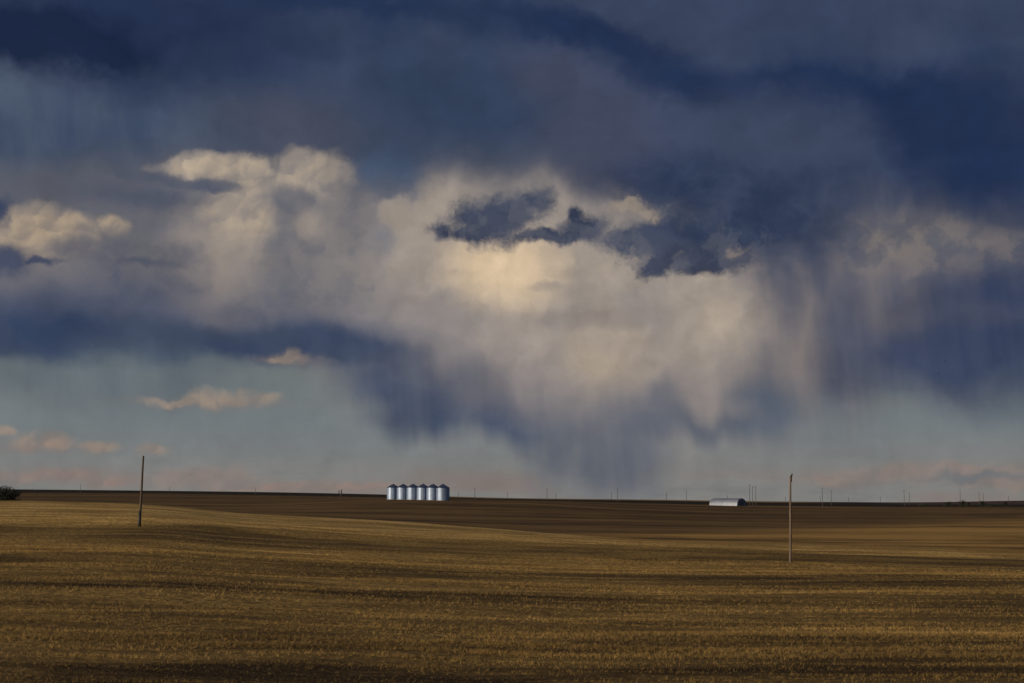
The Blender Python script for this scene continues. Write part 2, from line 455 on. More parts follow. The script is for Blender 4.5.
def ground_z(x, y):
    x, y = np.asarray(x, float), np.asarray(y, float)
    r = np.hypot(x, y) + 1e-6
    az = np.arctan2(x, y)
    ac = np.clip(az, -0.42, 0.42)
    Y = np.clip(r * np.cos(ac), 3.0, 29999.0)
    px = np.clip(512 + F * np.tan(ac), PX[0], PX[-1] - 0.01)
    # columns
    fi = (px - PX[0]) / (PX[1] - PX[0]); i = np.clip(fi.astype(int), 0, len(PX) - 2); fi = fi - i
    fj = (np.log(Y) - LY[0]) / (LY[1] - LY[0]); j = np.clip(fj.astype(int), 0, len(LY) - 2); fj = fj - j
    d = (LUT[i, j] * (1 - fi) + LUT[i + 1, j] * fi) * (1 - fj) + (LUT[i, j + 1] * (1 - fi) + LUT[i + 1, j + 1] * fi) * fj
    mid = LUT[150, j] * (1 - fj) + LUT[150, j + 1] * fj
    b = np.clip((np.abs(az) - 0.8) / 1.6, 0, 1); b = b * b * (3 - 2 * b)
    d = d * (1 - b) + mid * b
    u = 0.0
    for _, wl, amp, ph, sl in WAV:
        fade = np.clip(r / (wl * 2.0) - 0.6, 0, 1) * np.clip(wl * 40 / r, 0, 1)
        u = u + amp * fade * np.sin(6.2832 / wl * (y + sl * x + 0.02 * wl * np.sin(x / wl * 0.7 + ph)) + ph)
    fade = np.clip((r - 20) / 30, 0, 1) * np.clip((700 - r) / 300, 0, 1)
    return CAM_Z - d + u * fade


def spot(px, Y):
    """a point on the ground on the bearing of an image column, Y metres ahead"""
    x = (px - 512.0) / F * Y
    for _ in range(3):
        z = float(ground_z(x, Y))
        x = (px - 512.0) / F * (Y * math.cos(PITCH) + (z - CAM_Z) * math.sin(PITCH))
    return Vector((x, Y, float(ground_z(x, Y))))


# ------------------------------------------------------------------ materials
class Mat:
    def __init__(self, name):
        self.m = bpy.data.materials.new(name)
        self.m.use_nodes = True
        self.t = self.m.node_tree
        self.b = self.t.nodes['Principled BSDF']
        self.geo = self.t.nodes.new('ShaderNodeNewGeometry')

    def n(self, t, **kw):
        n = self.t.nodes.new(t)
        for k, v in kw.items(): setattr(n, k, v)
        return n

    def set(self, sock, v):
        if isinstance(v, bpy.types.NodeSocket): self.t.links.new(v, sock)
        else: sock.default_value = v

    def math(self, op, a, b=0.0, c=0.0):
        n = self.n('ShaderNodeMath', operation=op)
        for s, v in zip(n.inputs, (a, b, c)): self.set(s, v)
        return n.outputs[0]

    def vec(self, scale, src=None):
        n = self.n('ShaderNodeVectorMath', operation='MULTIPLY')
        self.set(n.inputs[0], src or self.geo.outputs['Position']); n.inputs[1].default_value = scale
        return n.outputs[0]

    def noise(self, scale, src=None, detail=4.0, rough=0.55, distort=0.0):
        n = self.n('ShaderNodeTexNoise')
        self.set(n.inputs['Vector'], self.vec(scale, src))
        n.inputs['Scale'].default_value = 1.0
        n.inputs['Detail'].default_value = detail; n.inputs['Roughness'].default_value = rough
        n.inputs['Distortion'].default_value = distort
        return n.outputs['Fac']

    def ramp(self, v, a, b, lo=0.0, hi=1.0):
        n = self.n('ShaderNodeMapRange', interpolation_type='SMOOTHSTEP', clamp=True)
        if a > b: a, b, lo, hi = b, a, hi, lo
        self.set(n.inputs[0], v)
        for i, q in enumerate((a, b, lo, hi)): n.inputs[i + 1].default_value = q
        return n.outputs[0]

    def mix(self, a, b, f):
        n = self.n('ShaderNodeMix', data_type='RGBA', clamp_factor=True)
        self.set(n.inputs[0], f)
        for s, v in ((n.inputs[6], a), (n.inputs[7], b)):
            self.set(s, v if isinstance(v, bpy.types.NodeSocket) else (*v, 1.0))
        return n.outputs[2]

    def bump(self, h, strength=0.3, dist=0.05):
        n = self.n('ShaderNodeBump')
        n.inputs['Strength'].default_value = strength; n.inputs['Distance'].default_value = dist
        self.set(n.inputs['Height'], h)
        self.t.links.new(n.outputs[0], self.b.inputs['Normal'])


SWATH_AND_SUN = [(40, .15), (56, .04), (66, .10), (74, .38), (83, .32), (88, .02), (93, .26), (106, .36), (112, .08), (118, .03), (125, .50), (136, .52), (143, .25),
         (160, .10), (172, .10), (184, .78), (230, 1.0), (300, 1.0), (430, .9)]      # paleness by metres out: cut strips, darkened foreground, sunlit brow painted brighter


def straw_and_sun_bands(m, Y):
    """pale and dark swaths of the cut field and a painted sunlit brow, running nearly across the view"""
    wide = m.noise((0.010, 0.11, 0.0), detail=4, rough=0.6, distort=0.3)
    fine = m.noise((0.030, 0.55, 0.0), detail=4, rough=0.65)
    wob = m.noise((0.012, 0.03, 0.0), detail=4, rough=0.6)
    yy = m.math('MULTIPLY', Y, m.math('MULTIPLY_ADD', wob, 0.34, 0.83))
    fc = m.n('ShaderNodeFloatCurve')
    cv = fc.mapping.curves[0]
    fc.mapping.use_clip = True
    for k, (d, v) in enumerate(SWATH_AND_SUN):
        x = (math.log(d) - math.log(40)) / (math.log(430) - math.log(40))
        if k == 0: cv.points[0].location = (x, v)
        elif k == len(SWATH_AND_SUN) - 1: cv.points[-1].location = (x, v)
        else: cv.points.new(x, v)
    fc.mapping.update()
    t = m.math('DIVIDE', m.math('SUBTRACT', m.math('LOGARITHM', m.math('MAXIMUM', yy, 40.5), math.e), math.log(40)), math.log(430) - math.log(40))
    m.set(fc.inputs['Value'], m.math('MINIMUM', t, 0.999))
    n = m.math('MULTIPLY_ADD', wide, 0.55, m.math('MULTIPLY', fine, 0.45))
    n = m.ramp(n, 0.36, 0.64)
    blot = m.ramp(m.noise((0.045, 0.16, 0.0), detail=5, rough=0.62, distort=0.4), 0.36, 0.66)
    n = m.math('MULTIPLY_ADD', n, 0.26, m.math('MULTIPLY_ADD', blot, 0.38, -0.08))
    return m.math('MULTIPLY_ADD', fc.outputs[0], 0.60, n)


def field_colour(m, soil=True):
    pos = m.n('ShaderNodeSeparateXYZ'); m.set(pos.inputs[0], m.geo.outputs['Position'])
    X, Y = pos.outputs[0], pos.outputs[1]
    band = straw_and_sun_bands(m, Y)
    clump = m.noise((2.2, 2.6, 2.2), detail=4, rough=0.65)
    speck = m.noise((9.0, 9.0, 9.0), detail=2, rough=0.6)
    if soil:
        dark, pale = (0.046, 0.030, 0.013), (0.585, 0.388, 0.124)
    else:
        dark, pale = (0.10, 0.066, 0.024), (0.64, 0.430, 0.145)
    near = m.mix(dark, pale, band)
    near = m.mix(near, (0.78, 0.54, 0.20), m.math('MULTIPLY', m.ramp(band, 0.72, 1.0), 0.7))  # sunlit look of the brow put into the base colour
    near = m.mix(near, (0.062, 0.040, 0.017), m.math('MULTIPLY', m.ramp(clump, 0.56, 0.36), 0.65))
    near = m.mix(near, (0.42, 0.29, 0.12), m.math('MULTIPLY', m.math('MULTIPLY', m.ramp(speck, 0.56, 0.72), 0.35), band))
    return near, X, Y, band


m = Mat('field')
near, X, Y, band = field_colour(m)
# beyond the brow: fallow strips, a dark crop, then far land coloured as if sunlit
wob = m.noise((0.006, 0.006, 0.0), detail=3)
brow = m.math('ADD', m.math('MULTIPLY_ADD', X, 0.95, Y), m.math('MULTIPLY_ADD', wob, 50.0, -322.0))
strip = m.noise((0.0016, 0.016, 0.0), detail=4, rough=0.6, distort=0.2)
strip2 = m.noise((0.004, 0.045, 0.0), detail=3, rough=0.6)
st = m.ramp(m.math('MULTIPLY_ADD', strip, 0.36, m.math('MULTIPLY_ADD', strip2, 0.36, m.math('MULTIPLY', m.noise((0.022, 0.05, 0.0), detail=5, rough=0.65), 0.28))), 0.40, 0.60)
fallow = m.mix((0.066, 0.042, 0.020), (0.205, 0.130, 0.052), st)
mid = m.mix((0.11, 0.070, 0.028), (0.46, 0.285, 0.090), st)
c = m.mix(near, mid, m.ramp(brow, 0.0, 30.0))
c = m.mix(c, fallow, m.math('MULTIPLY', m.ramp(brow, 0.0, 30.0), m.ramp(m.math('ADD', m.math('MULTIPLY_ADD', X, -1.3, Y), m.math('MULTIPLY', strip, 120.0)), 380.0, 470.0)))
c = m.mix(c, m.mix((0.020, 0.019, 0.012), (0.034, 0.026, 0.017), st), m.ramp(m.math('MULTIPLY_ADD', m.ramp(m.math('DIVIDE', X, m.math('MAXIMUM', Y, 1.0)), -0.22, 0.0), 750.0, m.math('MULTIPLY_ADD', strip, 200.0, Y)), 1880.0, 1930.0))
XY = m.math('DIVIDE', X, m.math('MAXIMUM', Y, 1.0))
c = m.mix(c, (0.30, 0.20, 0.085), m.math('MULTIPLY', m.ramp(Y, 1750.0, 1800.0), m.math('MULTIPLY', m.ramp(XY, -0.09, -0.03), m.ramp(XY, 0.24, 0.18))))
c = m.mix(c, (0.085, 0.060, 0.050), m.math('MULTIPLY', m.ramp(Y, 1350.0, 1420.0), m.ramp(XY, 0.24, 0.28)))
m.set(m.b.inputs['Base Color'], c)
m.b.inputs['Roughness'].default_value = 0.95
m.b.inputs['Specular IOR Level'].default_value = 0.1
hb = m.math('ADD', m.noise((1.6, 2.4, 1.6), detail=5, rough=0.7), m.math('MULTIPLY', m.noise((0.10, 0.9, 0.0), detail=4, rough=0.65), 1.2))
m.bump(hb, 1.0, 0.34)
FIELD = m.m

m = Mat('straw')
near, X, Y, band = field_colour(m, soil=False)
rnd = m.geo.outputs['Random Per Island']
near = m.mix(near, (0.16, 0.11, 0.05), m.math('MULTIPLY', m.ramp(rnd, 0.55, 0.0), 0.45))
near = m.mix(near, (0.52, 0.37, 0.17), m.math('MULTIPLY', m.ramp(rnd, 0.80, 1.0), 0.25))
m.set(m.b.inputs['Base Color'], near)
m.b.inputs['Roughness'].default_value = 0.8
m.b.inputs['Specular IOR Level'].default_value = 0.2
STRAW = m.m

# ------------------------------------------------------------------ ground sheet
azs = np.concatenate([np.radians(np.linspace(-180, -26, 78, endpoint=False)), np.radians(np.linspace(-26, 26, 420, endpoint=False)), np.radians(np.linspace(26, 180, 78, endpoint=False))])
rs = np.concatenate([[1.5, 3, 6, 10, 15, 20, 26, 32], np.exp(np.linspace(math.log(38), math.log(480), 430)), np.exp(np.linspace(math.log(484), math.log(29000), 200))])
A, R = np.meshgrid(azs, rs)
gx, gy = R * np.sin(A), R * np.cos(A)
gz = ground_z(gx, gy)
nr, na = A.shape
verts = np.stack([gx.ravel(), gy.ravel(), gz.ravel()], 1)
ii, jj = np.meshgrid(np.arange(nr - 1), np.arange(na), indexing='ij')
j2 = (jj + 1) % na
faces = np.stack([ii * na + jj, (ii + 1) * na + jj, (ii + 1) * na + j2, ii * na + j2], -1).reshape(-1, 4)[:, ::-1]
verts = np.vstack([verts, [[0, 0, CAM_Z - 1.7]]])
ground = big_mesh('ground', verts, faces, FIELD, smooth=True)
# close the little disc under the viewer
bm = bmesh.new(); bm.from_mesh(ground.data); bm.verts.ensure_lookup_table()
for j in range(na):
    bm.faces.new((bm.verts[nr * na], bm.verts[(j + 1) % na], bm.verts[j])).smooth = True
bmesh.ops.recalc_face_normals(bm, faces=bm.faces)
bm.to_mesh(ground.data); bm.free()
tag(ground, kind='structure')

# ------------------------------------------------------------------ cut straw standing on the near field
def tufts(n, r0, r1, hgt, wid, blades, az_lim=0.40, power=1.0, seed=1):
    g = np.random.default_rng(seed)
    r = (r0**power + g.random(n) * (r1**power - r0**power))**(1 / power)
    a = np.arctan(g.uniform(-az_lim, az_lim, n))
    x, y = r * np.sin(a), r * np.cos(a)
    # drawn together in rows along the swaths, thinned where the field is bare
    sp = 1.5 + r / 110.0
    y = y + 0.30 * sp * np.sin(6.2832 / sp * (y + 0.05 * x + 0.5 * np.sin(x * 0.09)))
    patch = (np.sin(0.31 * y + 0.021 * x + 1.3 * np.sin(0.045 * x + 0.13 * y)) + 0.7 * np.sin(0.83 * y - 0.03 * x + 2 * np.sin(0.07 * x))
             + 0.7 * np.sin(1.9 * y + 0.1 * x + 2.2 * np.sin(0.21 * x)) + 0.6 * np.sin(0.9 * x + 2.0 * np.sin(1.1 * y)) * np.sin(1.3 * y + 0.4 * x))
    prof = np.interp(np.log(y), np.log([q[0] for q in SWATH_AND_SUN]), [q[1] for q in SWATH_AND_SUN])
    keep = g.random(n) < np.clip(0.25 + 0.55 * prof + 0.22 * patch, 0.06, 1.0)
    keep &= (y + 0.95 * x < 262)
    x, y, r, patch = x[keep], y[keep], r[keep], patch[keep]
    n = len(x)
    z = ground_z(x, y)
    h = hgt * (0.5 + 0.9 * g.random(n)) * np.clip(0.85 + 0.15 * patch, 0.5, 1.3)
    V_, F_ = [], []
    base = np.stack([x, y, z - 0.01], 1)
    for b in range(blades):
        th = g.uniform(0, 6.2832, n)
        off = np.stack([np.cos(th), np.sin(th), np.zeros(n)], 1) * (wid * g.uniform(0.2, 1.8, n))[:, None]
        fa = g.uniform(-0.9, 0.9, n)                          # blade roughly faces across the wind
        side = np.stack([np.cos(fa), np.sin(fa), np.zeros(n)], 1) * (wid * g.uniform(0.5, 1.1, n))[:, None]
        lean = np.stack([g.normal(0.12, 0.4, n), g.normal(0, 0.4, n), np.ones(n)], 1) * (h * g.uniform(0.6, 1.0, n))[:, None]
        V_.append(np.stack([base + off - side * 0.5, base + off + side * 0.5, base + off + lean], 1))
    Vv = np.stack(V_, 1).reshape(-1, 3)
    Ff = np.arange(len(Vv)).reshape(-1, 3)
    return Vv, Ff


parts_ = [tufts(150000, 40, 82, 0.15, 0.024, 4, seed=11, power=1.6),
          tufts(150000, 78, 150, 0.16, 0.034, 3, seed=12, power=1.5),
          tufts(60000, 145, 240, 0.10, 0.05, 3, seed=13, power=1.3)]
off = 0; vs_, fs_ = [], []
for v_, f_ in parts_:
    vs_.append(v_); fs_.append(f_ + off); off += len(v_)
stubble = big_mesh('stubble', np.vstack(vs_), np.vstack(fs_), STRAW)
tag(stubble, 'short golden cut straw standing over the near field', 'stubble', kind='stuff')

# ------------------------------------------------------------------ materials of the things
def simple(name, base, dark, scale, rough=0.7, metal=0.0, bump=0.0):
    m = Mat(name)
    tcn = m.n('ShaderNodeTexCoord')
    f = m.noise(scale, tcn.outputs['Object'], detail=4, rough=0.6)
    m.set(m.b.inputs['Base Color'], m.mix(dark, base, m.ramp(f, 0.35, 0.65)))
    m.b.inputs['Roughness'].default_value = rough
    m.b.inputs['Metallic'].default_value = metal
    if bump: m.bump(f, bump, 0.02)
    return m.m


STEEL = simple('galvanised_steel', (0.33, 0.43, 0.62), (0.27, 0.36, 0.53), (0.5, 0.5, 0.35), 0.52, 0.55)
ROOF_STEEL = simple('roof_steel', (0.26, 0.30, 0.38), (0.20, 0.24, 0.32), (0.6, 0.6, 0.6), 0.35, 0.9)
SHED_STEEL = simple('shed_steel', (0.30, 0.34, 0.43), (0.22, 0.26, 0.34), (0.25, 0.25, 0.25), 0.60, 0.55)
SHED_END = simple('painted_end_wall', (0.20, 0.23, 0.30), (0.15, 0.18, 0.24), (0.5, 0.5, 0.5), 0.6)
SHED_DOOR = simple('shed_door_paint', (0.11, 0.13, 0.18), (0.08, 0.10, 0.14), (0.5, 0.5, 0.5), 0.6)
CONCRETE = simple('concrete', (0.34, 0.32, 0.29), (0.25, 0.23, 0.21), (1.5, 1.5, 1.5), 0.9)
WOOD = simple('weathered_wood', (0.19, 0.150, 0.120), (0.10, 0.078, 0.062), (9, 9, 0.7), 0.85, 0.0, 0.5)
DARK_WOOD = simple('creosoted_wood', (0.115, 0.085, 0.065), (0.06, 0.045, 0.035), (9, 9, 0.7), 0.85, 0.0, 0.5)
FAR_WOOD = simple('grey_pole_wood', (0.10, 0.085, 0.075), (0.07, 0.06, 0.052), (4, 4, 0.4), 0.9)
IRON = simple('dark_iron', (0.05, 0.048, 0.046), (0.03, 0.03, 0.03), (8, 8, 8), 0.6, 0.4)
PORCELAIN = simple('insulator_glaze', (0.10, 0.07, 0.05), (0.07, 0.05, 0.04), (8, 8, 8), 0.3)
LEAF = simple('dark_leaf', (0.022, 0.028, 0.014), (0.010, 0.014, 0.008), (0.9, 0.9, 0.9), 0.7)
FAR_LEAF = simple('far_dark_leaf', (0.034, 0.040, 0.024), (0.016, 0.020, 0.013), (0.5, 0.5, 0.5), 0.8)
BARK = simple('bark', (0.10, 0.075, 0.055), (0.06, 0.045, 0.034), (5, 5, 1), 0.9)
FEATHER = simple('dark_feather', (0.030, 0.028, 0.028), (0.018, 0.017, 0.017), (20, 20, 20), 0.7)


def revolve(profile, n, phase=0.0):
    """profile of (radius, z) from bottom to top -> verts, faces"""
    v, f = [], []
    for r, z in profile:
        for k in range(n):
            a = 6.28318530718 * k / n + phase
            v.append((r * math.cos(a), r * math.sin(a), z))
    for i in range(len(profile) - 1):
        for k in range(n):
            k2 = (k + 1) % n
            f.append((i * n + k, i * n + k2, (i + 1) * n + k2, (i + 1) * n + k))
    return v, f


def tube(points, radii, n=8):
    v, f = [], []
    pts = [Vector(p) for p in points]
    for i, p in enumerate(pts):
        d = (pts[min(i + 1, len(pts) - 1)] - pts[max(i - 1, 0)]).normalized()
        s = d.cross(Vector((0.13, 0.99, 0.07))).normalized(); t = d.cross(s)
        for k in range(n):
            a = 6.28318530718 * k / n
            v.append(tuple(p + (s * math.cos(a) + t * math.sin(a)) * radii[i]))
    for i in range(len(pts) - 1):
        for k in range(n):
            k2 = (k + 1) % n
            f.append((i * n + k, i * n + k2, (i + 1) * n + k2, (i + 1) * n + k))
    f.append(tuple(range(n))[::-1]); f.append(tuple(range((len(pts) - 1) * n, len(pts) * n)))
    return v, f


def box(cx, cy, cz, sx, sy, sz):
    v = [(cx + a * sx / 2, cy + b * sy / 2, cz + c_ * sz / 2) for a in (-1, 1) for b in (-1, 1) for c_ in (-1, 1)]
    f = [(0, 1, 3, 2), (4, 6, 7, 5), (0, 4, 5, 1), (2, 3, 7, 6), (0, 2, 6, 4), (1, 5, 7, 3)]
    return v, f


def join(*vf):
    v, f = [], []
    for a, b in vf:
        o = len(v); v += list(a); f += [tuple(i + o for i in q) for q in b]
    return v, f


def copy_tree(o, parent=None):
    c_ = o.copy(); COL.objects.link(c_); c_.parent = parent
    for ch in list(o.children):
        copy_tree(ch, c_)
    return c_


# ------------------------------------------------------------------ grain bins
def make_bin():
    root = empty('grain_bin', (0, 0, 0))
    R_, H_, n = 3.62, 7.0, 48
    prof, rings = [], 42
    for i in range(rings + 1):
        prof.append((R_ + (0.022 if i % 2 else -0.022), 0.14 + (H_ - 0.14) * i / rings))
    w = mesh_obj('wall', *revolve(prof, n), STEEL, root, smooth=True)
    # upright stiffeners between the sheets
    st = []
    for k in range(12):
        a = 6.2832 * (k + 0.5) / 12
        v, f = box(0, 0, H_ / 2 + 0.1, 0.07, 0.13, H_ - 0.3)
        v = [((R_ + 0.05 + x) * math.cos(a) - y * math.sin(a), (R_ + 0.05 + x) * math.sin(a) + y * math.cos(a), z) for x, y, z in v]
        mesh_obj('stiffener', v, f, STEEL, w)
    mesh_obj('base_ring', *revolve([(R_ + 0.25, -0.9), (R_ + 0.25, 0.10), (R_ + 0.20, 0.137), (R_ - 0.3, 0.137)], n), CONCRETE, root)
    # cone roof with raised sheet ribs
    v, f = [], []
    seg = 30
    zs = [(R_ + 0.16, H_ - 0.03), (R_ * 0.66, H_ + 0.82), (0.42, H_ + 2.02)]
    for r, z in zs:
        for k in range(seg * 3):
            a = 6.2832 * k / (seg * 3)
            v.append((r * math.cos(a), r * math.sin(a), z + (0.07 if k % 3 == 0 else 0.0)))
    N3 = seg * 3
    for i in range(2):
        for k in range(N3):
            f.append((i * N3 + k, i * N3 + (k + 1) % N3, (i + 1) * N3 + (k + 1) % N3, (i + 1) * N3 + k))
    v2, f2 = revolve([(R_ - 0.02, H_ - 0.10), (R_ + 0.165, H_ - 0.10), (R_ + 0.165, H_ - 0.034)], N3)
    rf = mesh_obj('roof', *join((v, f), (v2, f2)), ROOF_STEEL, root)
    v, f = revolve([(0.46, H_ + 1.98), (0.50, H_ + 2.22), (0.34, H_ + 2.33), (0.05, H_ + 2.38)], 16)
    f.append(tuple(range(3 * 16, 4 * 16)))
    mesh_obj('roof_cap', v, f, ROOF_STEEL, rf, smooth=True)
    return root


BIN_LABELS = [
    'steel grain bin at the far left end of the row of six',
    'steel grain bin second from the left in the row of six',
    'steel grain bin third from the left in the row of six',
    'steel grain bin fourth from the left in the row of six',
    'steel grain bin fifth from the left, next to the wide right-hand end bin',
    'steel grain bin at the right end of the row, nearest and unobstructed',
]
proto = make_bin()
for i, lab in enumerate(BIN_LABELS):
    t = i / 5.0
    px, Yb = 393.0 + (442.9 - 393.0) * t, 846.0 - 52.0 * t
    o = proto if i == 0 else copy_tree(proto)
    o.location = spot(px, Yb)
    o.rotation_euler.z = 0.37 * i
    tag(o, lab, 'grain bin', 'row of steel grain bins')


# ------------------------------------------------------------------ arched steel shed
def make_shed():
    p = spot(727.8, 985.0)
    root = empty('arched_shed', (p.x, p.y, p.z - 0.12), math.radians(-45.0))
    tag(root, 'pale arched metal shed with a dark end wall, right of the grain bins', 'shed')
    L_, W_, H_, n = 23.5, 11.0, 5.1, 28
    arc = []
    for k in range(n + 1):
        a = math.pi * k / n
        arc.append((-math.cos(a) * W_ / 2, H_ * math.sin(a)**0.86))
    # ribbed shell
    v, f = [], []
    rows = 60
    for i in range(rows + 1):
        s = 1.0 + (0.012 if i % 2 else 0.0)
        x = -L_ / 2 + L_ * i / rows
        for y, z in arc:
            v.append((x, y * s, z * s))
    m_ = n + 1
    for i in range(rows):
        for k in range(n):
            f.append((i * m_ + k, i * m_ + k + 1, (i + 1) * m_ + k + 1, (i + 1) * m_ + k))
    mesh_obj('shell', v, f, SHED_STEEL, root, smooth=True)
    for s in (-1, 1):
        x0 = s * (L_ / 2 - 0.25)
        v = [(x0, y * 0.985, z * 0.985) for y, z in arc] + [(x0 - s * 0.12, y * 0.985, z * 0.985) for y, z in arc]
        f = [tuple(range(m_)), tuple(range(m_, 2 * m_))[::-1]]
        for k in range(n):
            f.append((k, k + 1, m_ + k + 1, m_ + k))
        e = mesh_obj('end_wall', v, f, SHED_END, root)
        for q in (-1, 1):
            d = mesh_obj('sliding_door', *box(x0 + s * 0.08, q * 1.58, 1.75, 0.09, 3.1, 3.4), SHED_DOOR, e)
    mesh_obj('footing', *join(box(0, -W_ / 2, -0.5, L_ + 0.2, 0.5, 1.15), box(0, W_ / 2, -0.5, L_ + 0.2, 0.5, 1.15)), CONCRETE, root)


make_shed()


# ------------------------------------------------------------------ the two old poles in the near field
def old_pole(px, Yp, h, r0, r1, lean, mat, label, bracket, tar):
    p = spot(px, Yp)
    root = empty('wooden_pole', p)
    tag(root, label, 'pole', 'old bare poles standing in the near field')
    pts = [(0, 0, -0.8)] + [(lean * (t**1.15) + 0.03 * math.sin(5 * t), 0, h * t) for t in np.linspace(0, 1, 14)]
    rad = [r0] + list(np.linspace(r0, r1, 14))
    mesh_obj('shaft', *tube(pts, rad, 14), mat, root, smooth=True)
    top = pts[-1]
    if bracket:
        mesh_obj('top_bracket', *join(box(top[0] + 0.09, 0, h - 0.30, 0.10, 0.12, 0.70), box(top[0] + 0.15, 0, h - 0.02, 0.08, 0.08, 0.24)), IRON, root)
        mesh_obj('insulator', *[q for q in revolve_at(top[0] + 0.16, 0, [(0.04, h + 0.09), (0.09, h + 0.12), (0.07, h + 0.19), (0.03, h + 0.23)])], PORCELAIN, root, smooth=True)
    if tar:
        pr = tube([(0, 0, -0.4), (0.005, 0, 0.6), (0.02, 0, 2.0)], [r0 + 0.035, r0 + 0.030, r0 + 0.012], 14)
        mesh_obj('tarred_butt', *pr, IRON, root, smooth=True)


def revolve_at(x, y, prof, n=10):
    v, f = revolve(prof, n)
    f.append(tuple(range((len(prof) - 1) * n, len(prof) * n)))
    return [(a + x, b + y, c_) for a, b, c_ in v], f


old_pole(790.2, 145.0, 8.75, 0.130, 0.090, 0.24, WOOD, 'tall grey wooden pole with an iron top bracket, in the stubble on the right', True, False)
old_pole(139.3, 182.0, 8.95, 0.165, 0.115, 0.30, DARK_WOOD, 'dark wooden pole leaning slightly right on the golden rise at left', False, True)

# ------------------------------------------------------------------ far poles along the skyline
POLES = [
    (80.5, 484.0, 1700, 'far pole on the left skyline, between the dark bush and the leaning pole'),
    (169.5, 487.0, 1800, 'small far pole on the skyline just right of the leaning pole'),
    (255.5, 488.3, 1800, 'tiny far pole midway between the leaning pole and the grain bins'),
    (458.3, 492.5, 1500, 'faint stub of a far pole close beside the right-hand grain bin'),
    (474.8, 488.2, 1080, 'clear thin far pole first to the right of the grain bins'),
    (507.5, 492.3, 1900, 'faint far pole second clear mark right of the grain bins'),
    (547.0, 488.6, 1200, 'taller thin far pole of a close pair, on the skyline right of the grain bins'),
    (556.0, 493.5, 1900, 'short faint far pole paired right beside a taller one, right of the grain bins'),
    (611.5, 492.4, 1900, 'short faint far pole left of its taller mate near the middle of the skyline'),
    (617.5, 488.2, 1200, 'tall thin far pole midway between the grain bins and the arched shed'),
    (666.5, 492.5, 1900, 'short faint far pole left of the arched shed, further from it'),
    (686.5, 490.2, 1250, 'tall thin far pole nearest the arched shed on its left side'),
    (727.6, 495.5, 1500, 'thin far pole sticking up from behind the roof of the arched shed'),
    (749.8, 484.9, 1040, 'tallest, left one of three far poles close together right of the arched shed'),
    (752.8, 486.2, 1050, 'middle one of three far poles close together right of the arched shed'),
    (756.0, 486.4, 1080, 'right one of three far poles close together right of the arched shed'),
    (785.5, 497.0, 1900, 'tiny far pole just left of the tall grey near pole'),
    (820.3, 496.3, 1900, 'tiny far pole touching the left side of a taller one, right of the near pole'),
    (822.6, 488.2, 1000, 'tall far pole first to the right of the tall grey near pole'),
    (831.5, 490.5, 1150, 'far pole second tall one to the right of the grey near pole'),
    (848.5, 497.5, 1900, 'tiny far stub of a pole between two pairs of taller poles at right'),
    (880.5, 496.8, 1900, 'tiny faint far pole just left of a tall pair at right'),
    (904.4, 490.1, 1150, 'taller left pole of a far pair left of the small dark trees'),
    (909.6, 492.6, 1300, 'shorter right pole of a far pair left of the small dark trees'),
    (960.5, 489.5, 1500, 'thin faint far pole rising behind the small dark trees'),
    (979.5, 492.6, 1250, 'left pole of a close far pair above the rightmost trees'),
    (983.5, 493.4, 1300, 'right pole of a close far pair above the rightmost trees'),
    (1008.7, 496.3, 1900, 'tiny faint far pole on the low hill at the right edge'),
]


def far_pole(px, top, Yp, label):
    p = spot(px, Yp)
    h = CAM_Z - (top - HORIZON) / F * Yp - p.z
    root = empty('utility_pole', p)
    tag(root, label, 'utility pole', 'far utility poles along the skyline')
    r0 = 0.20 * max(1.0, Yp / 1300.0)
    mesh_obj('shaft', *tube([(0, 0, -0.6), (0, 0, h * 0.5), (0, 0, h)], [r0, r0 * 0.85, r0 * 0.7], 8), FAR_WOOD, root)
    arm = mesh_obj('crossarm', *box(0, -r0 - 0.05, h - 0.45, 1.5, 0.12, 0.14), FAR_WOOD, root)
    for q in (-0.65, 0.65):
        mesh_obj('insulator', *revolve_at(q, -r0 - 0.05, [(0.05, h - 0.375), (0.07, h - 0.25), (0.03, h - 0.15)], 6), PORCELAIN, arm)


for a in POLES:
    far_pole(*a)

# a stubby mast on the skyline left of the bins: a thick post and a lower one beside it
p = spot(341.4, 1500.0)
root = empty('wellhead', p)
tag(root, 'short thick dark post on the skyline just left of the grain bins', 'post')
hz = CAM_Z - (489.3 - HORIZON) / F * 1500.0 - p.z
mesh_obj('post', *tube([(0, 0, -0.5), (0, 0, hz * 0.6), (0, 0, hz)], [0.75, 0.6, 0.3], 10), IRON, root)
mesh_obj('valve', *box(-2.6, 0, hz * 0.5, 0.8, 0.8, hz * 0.7), IRON, root)
mesh_obj('pipe', *tube([(-2.6, 0, hz * 0.28), (-0.4, 0, hz * 0.28)], [0.22, 0.22], 8), IRON, root)


